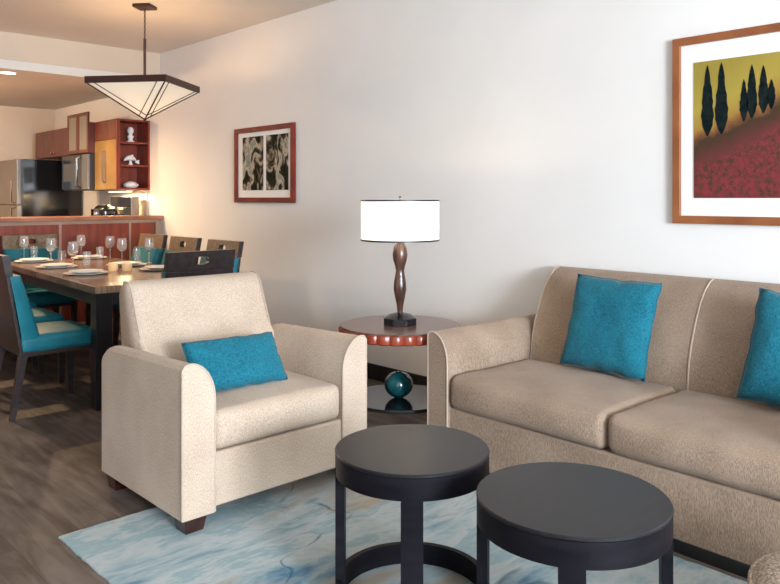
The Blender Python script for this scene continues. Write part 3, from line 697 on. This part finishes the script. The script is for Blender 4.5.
def make_chair(label, group):
    """local: front towards +x, seat centre at origin; width along y."""
    t = thing('dining_chair', label, 'chair', (0, 0, 0), 0, group)
    W2 = 0.235
    seat = rbox(B(), 0.02, 0, 0.435, 0.235, W2, 0.05, 0.03, nx=8, ny=8, nz=3, crown=0.02)
    obj('seat', seat, M['teal'], t, smooth=True, angle=None, label='teal leather seat')
    # padded front of the back
    bm = B(); rings = []
    for i in range(9):
        f = i / 8; z = 0.40 + 0.445 * f; x = -0.195 - 0.075 * f ** 1.2; th_ = 0.115 - 0.050 * f; w_ = W2 - 0.002
        xs = [(x, -w_), (x + th_ * .75, -w_), (x + th_, -w_ + .02), (x + th_ + .006, 0), (x + th_, w_ - .02), (x + th_ * .75, w_), (x, w_)]
        rings.append([(a, b_, z) for a, b_ in xs])
    obj('back_pad', loft(bm, rings), M['teal'], t, smooth=True, angle=50, label='teal leather back pad')
    # veneered rear shell
    bm = B()
    hexa(bm, [(-.215, -W2, .385), (-.196, -W2, .385), (-.196, W2, .385), (-.215, W2, .385), (-.290, -W2, .845), (-.270, -W2, .845), (-.270, W2, .845), (-.290, W2, .845)])
    obj('back_panel', bm, M['chair_wood'], t, bevel=0.003)
    # crest rail with oval hand hole
    bm = B(); n = 40; hh = 0.060; lean = 0.022
    def outer(a):
        c, s = math.cos(a), math.sin(a); k = 1 / max(abs(c) / W2, abs(s) / hh); return c * k, s * k
    angs = sorted(set([2 * PI * i / n for i in range(n)] + [math.atan2(sy * hh, sx * W2) % (2 * PI) for sx in (1, -1) for sy in (1, -1)]))
    rg = []
    for (xf, kind) in ((0, 'o'), (0, 'i'), (1, 'i'), (1, 'o')):
        r_ = []
        for a in angs:
            if kind == 'o': y, z = outer(a)
            else: y, z = 0.052 * math.copysign(abs(math.cos(a)) ** .8, math.cos(a)), 0.026 * math.copysign(abs(math.sin(a)) ** .8, math.sin(a))
            x = (-.292 if xf == 0 else -.252) - lean * (z + hh) / (2 * hh)
            r_.append(bm.verts.new((x, y, z + 0.847 + hh)))
        rg.append(r_)
    m_ = len(angs)
    for a in range(4):
        A, Q = rg[a], rg[(a + 1) % 4]
        for i in range(m_):
            f = bm.faces.new((A[i], A[(i + 1) % m_], Q[(i + 1) % m_], Q[i])); f.material_index = 1 if a == 2 else 0
    obj('crest_rail', bm, [M['chair_wood'], M['chair_glare']], t, label='wooden crest rail with oval hand hole')
    for sy in (-1, 1):
        obj('leg', taper_leg(B(), (-.185, sy * .205), (-.25, sy * .205), 0.40, 0.0, .023, .015), M['chair_wood'], t, bevel=0.002)
        obj('leg', taper_leg(B(), (.225, sy * .205), (.235, sy * .205), 0.39, 0.0, .022, .015), M['chair_wood'], t, bevel=0.002)
    obj('seat_rail', bx(-.20, -W2 + .008, .365, .245, W2 - .008, .392), M['chair_wood'], t, bevel=0.002)
    return t
G = 'teal dining chairs around the table'
chair0 = make_chair('teal dining chair with dark legs showing, nearest on the left of the table', G)
chairs = [
    (1.655, 4.895, 0, None),
    (1.71, 5.62, 0, 'second teal dining chair along the left of the table, its seat showing behind the nearest'),
    (1.76, 6.33, 0, 'teal dining chair third along the left side of the table, mostly hidden'),
    (2.82, 5.17, PI, 'teal dining chair on the wall side of the table, closest to the small framed picture'),
    (2.84, 5.84, PI, 'teal dining chair on the wall side of the table, middle of three'),
    (2.87, 6.50, PI, 'teal dining chair on the wall side of the table, closest to the bar'),
    (2.385, 4.54, PI / 2, 'black-backed dining chair with oval hole at the near table head, behind the armchair'),
    (2.30, 6.89, -PI / 2, 'teal dining chair at the far table head, against the bar'),
]
for i, (x, y, rz, lab) in enumerate(chairs):
    c = chair0 if i == 0 else copy_tree(chair0)
    c.location = (x, y, 0); c.rotation_euler = (0, 0, rz)
    if lab: c['label'] = lab

# tableware
TZ = 0.7605
def lathe_part(name, prof, mat, parent=None, n=28): return obj(name, lathe(B(), prof, n), mat, parent, smooth=True, angle=50)
plate0 = None; plates = [(2.09, 5.34, 'white plate on the dining table, closest to the armchair on the left side'), (2.12, 6.00, 'white plate on the dining table, middle of the left side'),
    (2.17, 6.66, 'white plate on the dining table, far left corner of the table'), (2.62, 5.28, 'white plate on the dining table, wall side, nearest'), (2.58, 5.78, 'white plate on the dining table, wall side, middle'),
    (2.64, 6.68, 'white plate on the dining table, wall side, closest to the bar')]
for i, (x, y, lab) in enumerate(plates):
    if plate0 is None:
        plate0 = thing('dinner_plate', lab, 'plate', (0, 0, 0), 0, 'white plates on the dining table')
        lathe_part('charger', [(0.09, 0), (0.15, 0.010), (0.152, 0.013), (0.10, 0.006)], M['white_cer'], plate0, 40)
        lathe_part('side_plate', [(0.06, 0.0075), (0.075, 0.010), (0.115, 0.024), (0.116, 0.027), (0.075, 0.015)], M['white_cer'], plate0, 40)
        c = plate0
    else: c = copy_tree(plate0)
    c['label'] = lab; c.location = (x, y, TZ)
wg0 = None
def wp(px, py, z=TZ):
    d = (1.3 - z) * 750 / (py - 198); l = (px - 390) / 750 * d
    return d * S_ + l * C_, d * C_ - l * S_
wines = [(24, 259.5, 'clear wine glass standing leftmost on the dining table'), (51, 263, 'clear wine glass second from the left on the dining table'), (73, 268.5, 'clear wine glass behind the nearest left plate, in the middle of the table'),
         (81, 257.5, 'clear wine glass against the red bar panel, tall behind others'), (110, 259.5, 'clear wine glass far along the wall side of the table'), (122, 263, 'clear wine glass beside the two amber candle glasses'),
         (149, 263, 'clear wine glass in front of a chair back with tan glare, rightmost on the table')]
for i, (px, py, lab) in enumerate(wines):
    if wg0 is None:
        wg0 = thing('wine_glass', lab, 'glass', (0, 0, 0), 0, 'wine glasses on the dining table')
        lathe_part('foot', [(0.034, 0), (0.034, 0.002), (0.006, 0.006)], M['glass'], wg0)
        lathe_part('stem', [(0.0045, 0.006), (0.0035, 0.05), (0.005, 0.092)], M['glass'], wg0, 12)
        lathe_part('bowl', [(0.005, 0.092), (0.025, 0.102), (0.039, 0.125), (0.041, 0.15), (0.034, 0.205), (0.0325, 0.205), (0.0395, 0.15), (0.0375, 0.126), (0.024, 0.105), (0.004, 0.098)], M['glass'], wg0)
        c = wg0
    else: c = copy_tree(wg0)
    x, y = wp(px, py); c['label'] = lab; c.location = (x, y, TZ)
tum = [(34, 259, 'clear water tumbler beside the leftmost wine glass'), (62, 264, 'clear water tumbler between the second and third wine glasses'), (87, 265.5, 'clear water tumbler right of the nearest wine glass pair'),
       (100, 259.5, 'clear water tumbler standing near the table middle'), (137, 262, 'clear water tumbler by the rightmost wine glass')]
t0 = None
for px, py, lab in tum:
    if t0 is None:
        t0 = lathe_part('water_tumbler', [(0.026, 0), (0.033, 0.11), (0.0315, 0.11), (0.025, 0.008)], M['glass']); c = t0
    else: c = t0.copy(); COL.objects.link(c)
    x, y = wp(px, py); c.location = (x, y, TZ); tag(c, lab, 'glass', 'water tumblers on the dining table')
for px, py, lab in ((113, 271, 'small amber candle glass on the table, left of the pair'), (127, 271, 'small amber candle glass on the table, right of the pair')):
    c = lathe_part('candle_glass', [(0.028, 0), (0.036, 0.02), (0.034, 0.06), (0.031, 0.06), (0.031, 0.03)], M['candle']); x, y = wp(px, py); c.location = (x, y, TZ)
    tag(c, lab, 'candle', 'amber candle glasses on the dining table')

# ------------------------------------------------------------------ pendant lamp
PX, PY = 2.628, 5.553
pd = thing('pendant_lamp', 'bronze pendant lamp with an inverted glass pyramid over the dining table', 'lamp', (PX, PY, 1.905))
Av = Vector((-2.246, 5.58)); Bv = Vector((-1.652, 5.5)); Cv = Vector((-1.568, 6.094)); ctr = (Av + Cv) / 2; Dv = ctr * 2 - Bv
def cw2(v): return (v.y * S_ + v.x * C_ - PX, v.y * C_ - v.x * S_ - PY)
cn = [Vector(cw2(v)) for v in (Av, Bv, Cv, Dv)]
off = sum(cn, Vector((0, 0))) / 4; cn = [(c - off) * 1.06 for c in cn]
ZR0, ZR1 = 0.250, 0.300
bm = B()
vs = [[bm.verts.new((c.x * k, c.y * k, z)) for c in cn] for k, z in ((1, ZR0), (1, ZR1), (0.94, ZR1), (0.94, ZR0))]
for a in range(4):
    A, Q = vs[a], vs[(a + 1) % 4]
    for i in range(4): j = (i + 1) % 4; bm.faces.new((A[i], A[j], Q[j], Q[i]))
rim = obj('rim', bm, M['bronze'], pd)
AP = Vector((0, 0, 0.0))
for i in range(4):
    a, b_ = cn[i] * .965, cn[(i + 1) % 4] * .965
    A3, B3 = Vector((a.x, a.y, ZR0 + .004)), Vector((b_.x, b_.y, ZR0 + .004)); P3 = Vector((0, 0, 0.012))
    bm = B(); nrm = (B3 - A3).cross(P3 - A3).normalized()
    if nrm.z > 0: nrm = -nrm
    vv = [bm.verts.new(p) for p in (A3, B3, P3)] + [bm.verts.new(p - nrm * 0.003) for p in (A3, B3, P3)]
    bm.faces.new(vv[:3]); bm.faces.new(vv[3:][::-1])
    for q in range(3): r_ = (q + 1) % 3; bm.faces.new((vv[q], vv[3 + q], vv[3 + r_], vv[r_]))
    g = obj('glass_panel', bm, M['pendant_glass'], pd)
    bm = B()
    for (s, e) in (((A3 * .90 + B3 * .10), (P3 * .90 + B3 * .10)), ((B3 * .90 + A3 * .10), (P3 * .90 + A3 * .10))):
        tube(bm, [s + nrm * .003, e + nrm * .003], 0.0035, 6)
    obj('lead_line', bm, M['bronze'], g)
for c in cn:
    obj('corner_rib', tube(B(), [(c.x * .97, c.y * .97, ZR0 + .004), (0, 0, 0.006)], 0.0055, 8), M['bronze'], pd, smooth=True)
obj('finial', lathe(B(), [(0.004, -0.004), (0.012, 0.004), (0.010, 0.016)], 12), M['bronze'], pd, smooth=True)
bm = tube(B(), [(0, 0, ZR1 - .02), (0, 0, 0.635)], 0.011, 12)
obj('rod', bm, M['bronze'], pd, smooth=True)
bm = B(); tube(bm, [(cn[0].x * .95, cn[0].y * .95, ZR1 - .012), (cn[2].x * .95, cn[2].y * .95, ZR1 - .012)], 0.006, 6); tube(bm, [(cn[1].x * .95, cn[1].y * .95, ZR1 - .012), (cn[3].x * .95, cn[3].y * .95, ZR1 - .012)], 0.006, 6)
obj('crossbar', bm, M['bronze'], pd)
bm = B()
z = 0.635; k = 0
while z < 0.875:
    pts = []
    for i in range(13):
        a = 2 * PI * i / 12; u = 0.006 * math.cos(a); h_ = 0.013 + 0.013 * math.sin(a)
        pts.append((u, 0, z + h_) if k % 2 else (0, u, z + h_))
    tube(bm, pts, 0.0026, 5); z += 0.0205; k += 1
obj('chain', bm, M['bronze'], pd, smooth=True)
hc = HZ - 1.905
cdir = th = math.atan2(cn[1].y - cn[0].y, cn[1].x - cn[0].x)
bm = bx(-.07, -.07, hc - .025, .07, .07, hc - .0005)
bmesh.ops.rotate(bm, cent=(0, 0, 0), matrix=Matrix.Rotation(cdir, 3, 'Z'), verts=bm.verts)
obj('ceiling_canopy', bm, M['bronze'], pd, bevel=0.004)
point('pendant_bulb_light', (PX, PY, 1.905 + 0.22), 8, (1.0, 0.62, 0.32), 0.06)

# ------------------------------------------------------------------ bar
BY = 7.26
bar = thing('breakfast_bar', 'red panelled breakfast bar with a wooden top dividing off the kitchen', 'bar', (3.615, BY, 0))
BL = 3.1
obj('bar_body', bx(-BL, 0.02, 0, 0, 0.14, 1.075), M['cab_wood'], bar)
obj('bar_top', bx(-BL - .03, -0.05, 1.082, 0, 0.30, 1.122), M['bar_top'], bar, bevel=0.005)
bm = B(); box(bm, -BL, 0.0, 1.05, 0, 0.02, 1.081); 
obj('top_rail', bm, M['bar_trim'], bar)
obj('base_rail', bx(-BL, 0.0, 0, 0, 0.02, 0.11), M['bar_trim'], bar)
st = [-0.335, -1.015, -1.695, -2.375, -BL + .02]
for x in st: obj('stile', bx(x - .011, 0, .11, x + .011, .02, 1.05), M['bar_trim'], bar)
obj('stile', bx(-.065, -0.01, .11, 0, .02, 1.05), M['bar_trim'], bar)
xs = [-.065] + st
for a, b_ in zip(xs, xs[1:]):
    obj('panel', bx(b_ + .011, 0.008, .11, a - .011, 0.02, 1.05), M['red_wood'], bar, label='glossy red wood panel')

# ------------------------------------------------------------------ kitchen run along the right wall
CX0 = 3.26
# base units and worktop
for ya, yb in ((7.46, 8.09), (8.87, 9.32)):
    t = thing('base_cabinet', 'cherry base cabinet below the kitchen worktop, next to the range on the %s side' % ('bar' if ya < 8 else 'refrigerator'), 'cabinet', (3.615, (ya + yb) / 2, 0), 0, 'base cabinets under the worktop')
    hh = (yb - ya) / 2
    obj('body', bx(-.58, -hh + .002, 0.0, 0, hh - .002, .875), M['cab_wood'], t)
    dd = obj('door', bx(-.60, -hh + .01, .10, -.581, hh - .01, .86), M['cab_wood'], t, bevel=0.003)
    obj('handle', tube(B(), [(-.60, hh - .06, .70), (-.625, hh - .06, .71), (-.625, hh - .06, .82), (-.60, hh - .06, .83)], 0.005, 6), M['steel'], dd)
    tag(obj('worktop', bx(3.00, ya, .877, 3.615, yb, .915), M['granite'], None, bevel=0.003), 'dark granite worktop slab on the %s side of the range' % ('bar' if ya < 8 else 'refrigerator'), 'worktop')
rg_ = thing('kitchen_range', 'black and steel kitchen range below the microwave', 'range', (3.61, 8.48, 0))
obj('body', bx(-.64, -.375, 0, 0, .375, .905), M['gloss_black'], rg_)
bgd = obj('backguard', bx(-.09, -.375, .905, 0, .375, 1.17), M['gloss_black'], rg_, bevel=0.006)
for k in range(4): 
    bm = lathe(B(), [(0.018, 0), (0.016, 0.016)], 16); bmesh.ops.rotate(bm, cent=(0, 0, 0), matrix=Matrix.Rotation(-PI / 2, 3, 'Y'), verts=bm.verts)
    o = obj('knob', bm, M['steel'], bgd, smooth=True); o.location = (-.09, (-.29, -.20, .20, .29)[k], 1.08)
obj('oven_door', bx(-.66, -.36, .2, -.641, .36, .78), M['steel'], rg_, bevel=0.004)
tag(obj('backsplash', bx(WX - .012, 7.58, .916, WX - .001, 8.10, 1.38), noise_mat('cream_tile', (0.62, 0.52, 0.38), (0.70, 0.60, 0.46), scale=6, rough=0.3), None), 'cream tiled backsplash behind the toaster and coffee maker', 'backsplash')

# refrigerator
fr = thing('refrigerator', 'stainless refrigerator with glossy black side at the far kitchen end', 'refrigerator', (2.85, 9.33, 0))
obj('body', bx(.06, 0, .02, .75, .87, 1.755), M['gloss_black'], fr, bevel=0.006)
d1 = obj('door', bx(0, .004, 1.225, .058, .866, 1.755), M['steel'], fr, bevel=0.008, label='stainless freezer door')
d2 = obj('door', bx(0, .004, .06, .058, .866, 1.215), M['steel'], fr, bevel=0.008, label='stainless lower door')
for par, za, zb in ((d1, 1.24, 1.52), (d2, .72, 1.19)):
    obj('handle', tube(B(), [(0, .055, za), (-.045, .055, za + .015), (-.045, .055, zb - .015), (0, .055, zb)], 0.010, 8), M['chrome'], par, smooth=True)
obj('foot', bx(.10, .05, 0, .70, .82, .02), M['satin_black'], fr)

# wall cabinets
def wall_cabinet(name, label, ya, yb, za, zb, xf):
    t = thing(name, label, 'cabinet', (WX - .002, (ya + yb) / 2, za))
    obj('body', bx(-(WX - .002 - xf) + .02, -(yb - ya) / 2 + .001, 0, 0, (yb - ya) / 2 - .001, zb - za), M['cab_wood'], t)
    return t, -(WX - .002 - xf)
t, xf = wall_cabinet('wall_cabinet', 'cherry wall cabinet over the refrigerator, plain red-brown doors', 8.705, 9.96, 1.79, 2.12, CX0)
for k in range(2):
    a = -.6275 + k * .6275
    d = obj('door', bx(xf, a + .003, .003, xf + .019, a + .6245, .327), M['cab_wood'], t, bevel=0.003)
    o = obj('knob', lathe(B(), [(0.008, 0), (0.014, 0.012), (0.004, 0.02)], 12), M['chrome'], d, smooth=True)
    o.rotation_euler = (0, -PI / 2, 0); o.location = (xf, (-.05 if k == 0 else .05), .05)
t, xf = wall_cabinet('glass_cabinet', 'taller cabinet with two frosted glass doors above the microwave', 8.10, 8.70, 1.79, 2.12, 3.19)
for k in range(2):
    a = -.30 + k * .30
    bm = B(); box(bm, xf, a + .004, .003, xf + .019, a + .04, .442); box(bm, xf, a + .258, .003, xf + .019, a + .296, .442); box(bm, xf, a + .04, .003, xf + .019, a + .258, .04); box(bm, xf, a + .04, .405, xf + .019, a + .258, .442)
    d = obj('door', bm, M['cab_wood'], t)
    obj('pane', bx(xf + .006, a + .04, .04, xf + .012, a + .258, .405), M['frost'], d, label='frosted glass pane')
mw = thing('microwave', 'black and steel microwave hung under the frosted glass cabinet', 'microwave', (3.615, 8.485, 1.385))
obj('body', bx(-.40, -.378, 0, 0, .378, .40), M['satin_black'], mw, bevel=0.004)
d = obj('door', bx(-.425, -.20, .01, -.401, .374, .39), M['gloss_black'], mw, bevel=0.004)
obj('door_frame', bx(-.428, -.10, .10, -.4255, .32, .30), M['mesh_grey'], d, label='grey mesh door window')
obj('handle', tube(B(), [(-.425, -.17, .03), (-.465, -.17, .05), (-.465, -.17, .35), (-.425, -.17, .37)], 0.012, 8), M['chrome'], mw, smooth=True)
obj('control_panel', bx(-.425, -.374, .01, -.401, -.205, .39), M['steel'], mw, bevel=0.003)
t, xf = wall_cabinet('wall_cabinet', 'cherry wall cabinet with two amber doors between the open shelves and microwave', 7.86, 8.098, 1.385, 2.12, CX0)
t.location = (WX - .002, 7.985, 1.385)
for ch in list(t.children): bpy.data.objects.remove(ch)
yh = 0.112
ys0, ys1 = 7.551, 8.098
t.location = (WX - .002, (ys0 + ys1) / 2, 1.385); yh = (ys1 - ys0) / 2 - .001
obj('body', bx(xf + .02, -yh + .292, 0, 0, yh, .735), M['cab_wood'], t)
obj('upper_panel', bx(xf, -yh + .002, .53, xf + .019, yh - .002, .733), M['cab_wood'], t, bevel=0.002)
for k in range(2):
    a = -yh + k * yh
    d = obj('door', bx(xf, a + .002, .003, xf + .019, a + yh - .002, .526), M['amber_door'], t, bevel=0.003, label='amber door')
    yy = -.02 if k == 0 else .02
    obj('handle', tube(B(), [(xf, yy, .08), (xf - .02, yy, .09), (xf - .02, yy, .40), (xf, yy, .41)], 0.005, 6), M['steel'], d, smooth=True)
# open end shelves (opening faces the dining room, -y)
sh = thing('open_shelf_unit', 'cherry open shelf unit with three white ornaments at the cabinet end', 'shelf', (CX0, 7.53, 1.385))
SW = WX - .002 - CX0
# the unit sits in front of the amber cabinet: 0.02 deep front lip plus the box carved behind
bmx = B()
D_ = 0.285
obj('side_panel', bx(.0205, 0, 0, .036, D_, .735), M['red_wood'], sh); obj('side_panel', bx(SW - .018, 0, 0, SW, D_, .735), M['red_wood'], sh)
obj('back_panel', bx(.036, D_ - .012, 0, SW - .018, D_, .735), M['red_wood'], sh)
obj('corner_strip', bx(0, 0, 0, .0203, .018, .735), M['red_wood'], sh)
for z in (0, .242, .482, .717): obj('shelf', bx(.036, .004, z, SW - .018, D_ - .012, z + .018), M['red_wood'], sh)
# ornaments
shz = [1.385 + .0185, 1.385 + .2605, 1.385 + .5005]
oy = 7.53 + 0.10
ox = 3.452
bm = lathe(B(), [(0.040, 0), (0.040, 0.012), (0.022, 0.025), (0.024, 0.04), (0.036, 0.062), (0.018, 0.078), (0.022, 0.092), (0.033, 0.112), (0.034, 0.135), (0.024, 0.155), (0.008, 0.165)], 24)
o = obj('white_bust', bm, M['white_cer'], None, smooth=True, angle=None); o.location = (ox, oy, shz[2]); tag(o, 'small white ceramic bust on the top open shelf', 'ornament')
nose = obj('nose', rbox(B(), -.006, -.032, .122, .006, .008, .012, .004, 1, 1, 1), M['white_cer'], o, smooth=True, angle=None)
# fish leaping on the middle shelf
bm = B(); pts = []; rr = []
for i in range(13):
    f = i / 12; pts.append((-.072 + .135 * f, 0, .030 + .048 * math.sin(PI * (0.12 + .75 * f)))); rr.append(0.004 + 0.024 * math.sin(PI * f) ** .8)
tube(bm, pts, rr, 12)
hexa(bm, [(.050, -.004, .030), (.095, -.004, .012), (.095, .004, .012), (.050, .004, .030), (.055, -.003, .046), (.095, -.003, .060), (.095, .003, .060), (.055, .003, .046)])
hexa(bm, [(-.02, -.004, .09), (.03, -.004, .09), (.03, .004, .09), (-.02, .004, .09), (.015, -.002, .112), (.03, -.002, .112), (.03, .002, .112), (.015, .002, .112)])
lathe(bm, [(0.03, 0), (0.022, 0.012), (0.01, 0.05)], 16)
o = obj('white_fish_ornament', bm, M['white_cer'], None, smooth=True, angle=60); o.location = (ox, oy, shz[1]); tag(o, 'white leaping fish ornament on the middle open shelf', 'ornament')
bm = lathe(B(), [(0.03, 0), (0.055, 0.008), (0.075, 0.026), (0.070, 0.045), (0.045, 0.062), (0.015, 0.072)], 28)
for v_ in bm.verts:
    a = math.atan2(v_.co.y, v_.co.x); r_ = math.hypot(v_.co.x, v_.co.y); k = 1 + 0.06 * math.sin(9 * a) + 0.08 * math.cos(a)
    v_.co.x *= k * 1.05; v_.co.y *= k * .75
o = obj('white_shell', bm, M['white_cer'], None, smooth=True, angle=None); o.location = (ox, oy, shz[0]); tag(o, 'white ribbed shell on the bottom open shelf', 'ornament')

# counter appliances
def atx(px, X):
    r = (px - 390) / 750; d = X / (S_ + C_ * r); return d * (C_ - S_ * r)
ty = (atx(83, 3.30) + atx(111, 3.30)) / 2
to = thing('toaster', 'rounded black toaster on the kitchen worktop behind the bar', 'toaster', (3.33, 7.955, .9155))
bm = rbox(B(), 0, 0, .165, .11, .13, .145, .07, 5, 6, 5)
obj('body', bm, M['gloss_black'], to, smooth=True, angle=None)
obj('foot', bx(-.09, -.11, 0, .09, .11, .022), M['satin_black'], to)
bm = B(); box(bm, -.05, -.09, .306, -.02, .09, .313); box(bm, .02, -.09, .306, .05, .09, .313)
obj('slot', bm, M['chrome'], to)
obj('lever', bx(-.125, -.03, .20, -.108, .03, .235), M['chrome'], to, bevel=0.004)
cm = thing('coffee_maker', 'black and steel coffee maker on the worktop under the open shelves', 'coffee maker', (3.40, 7.69, .9155))
obj('body', bx(-.11, -.10, 0, .13, .10, .04), M['satin_black'], cm, bevel=0.006)
obj('tower', bx(.04, -.10, .04, .13, .10, .40), M['steel'], cm, bevel=0.006)
obj('head', bx(-.10, -.10, .29, .04, .10, .40), M['satin_black'], cm, bevel=0.01)
cf = obj('carafe', lathe(B(), [(0.05, .042), (0.065, .07), (0.066, .14), (0.045, .20), (0.048, .215)], 24, cx=-.03), M['gloss_black'], cm, smooth=True)
obj('handle', tube(B(), [(-.09, 0, .19), (-.125, 0, .17), (-.125, 0, .10), (-.092, 0, .08)], 0.007, 6), M['satin_black'], cf, smooth=True)

# kitchen lamps
def downlight(x, y, z, label, p):
    t = thing('ceiling_downlight', label, 'light', (x, y, z), 0, 'recessed kitchen downlights')
    obj('trim_ring', band(0.085, 0.066, -.008, -.0005, 32), M['white_paint'], t, smooth=True)
    obj('lens', lathe(B(), [(0.066, -.004), (0.066, -.001)], 32), emit('downlight_glow', (1, 0.86, 0.66), 6), t)
    l = bpy.data.lights.new('downlight_lamp', 'SPOT'); l.energy = p; l.color = (1.0, 0.66, 0.36); l.spot_size = math.radians(160); l.spot_blend = 0.8; l.shadow_soft_size = 0.05
    o = bpy.data.objects.new('downlight_lamp', l); COL.objects.link(o); o.location = (x, y, z - .02)
downlight(2.22, 7.52, KZ, 'glowing recessed downlight in the kitchen ceiling', 200)
downlight(1.2, 8.9, KZ, 'recessed downlight deeper in the kitchen ceiling, outside the photo edge', 200)
# strip light under the wall cabinets
ul = thing('under_cabinet_light', 'slim glowing strip light under the amber-door cabinet', 'light', (3.42, 7.82, 1.384))
obj('housing', bx(-.03, -.24, -.018, .03, .24, -.001), M['white_paint'], ul)
obj('diffuser', bx(-.025, -.235, -.022, .025, .235, -.018), emit('strip_glow', (1, 0.85, 0.6), 3), ul)
area('strip_light_lamp', (3.42, 7.82, 1.355), (0, 0, 0), 0.05, 0.46, 14, (1.0, 0.74, 0.42))

cg = thing('added_fill_globe', 'glowing globe added to warm the kitchen light, out of view', 'lamp', (1.30, 8.55, KZ))  # unseen light source, added to warm the kitchen
obj('ceiling_plate', lathe(B(), [(0.08, -.03), (0.08, -.0005)], 24), M['steel'], cg, smooth=True, angle=30)
obj('globe', lathe(B(), [(0.03, -.031)] + [(0.09 * math.cos(math.radians(a)), -.12 + 0.09 * math.sin(math.radians(a))) for a in range(60, -91, -15)], 24, cap=False), emit('globe_glow', (1.0, 0.66, 0.38), 230), cg, smooth=True, angle=None)
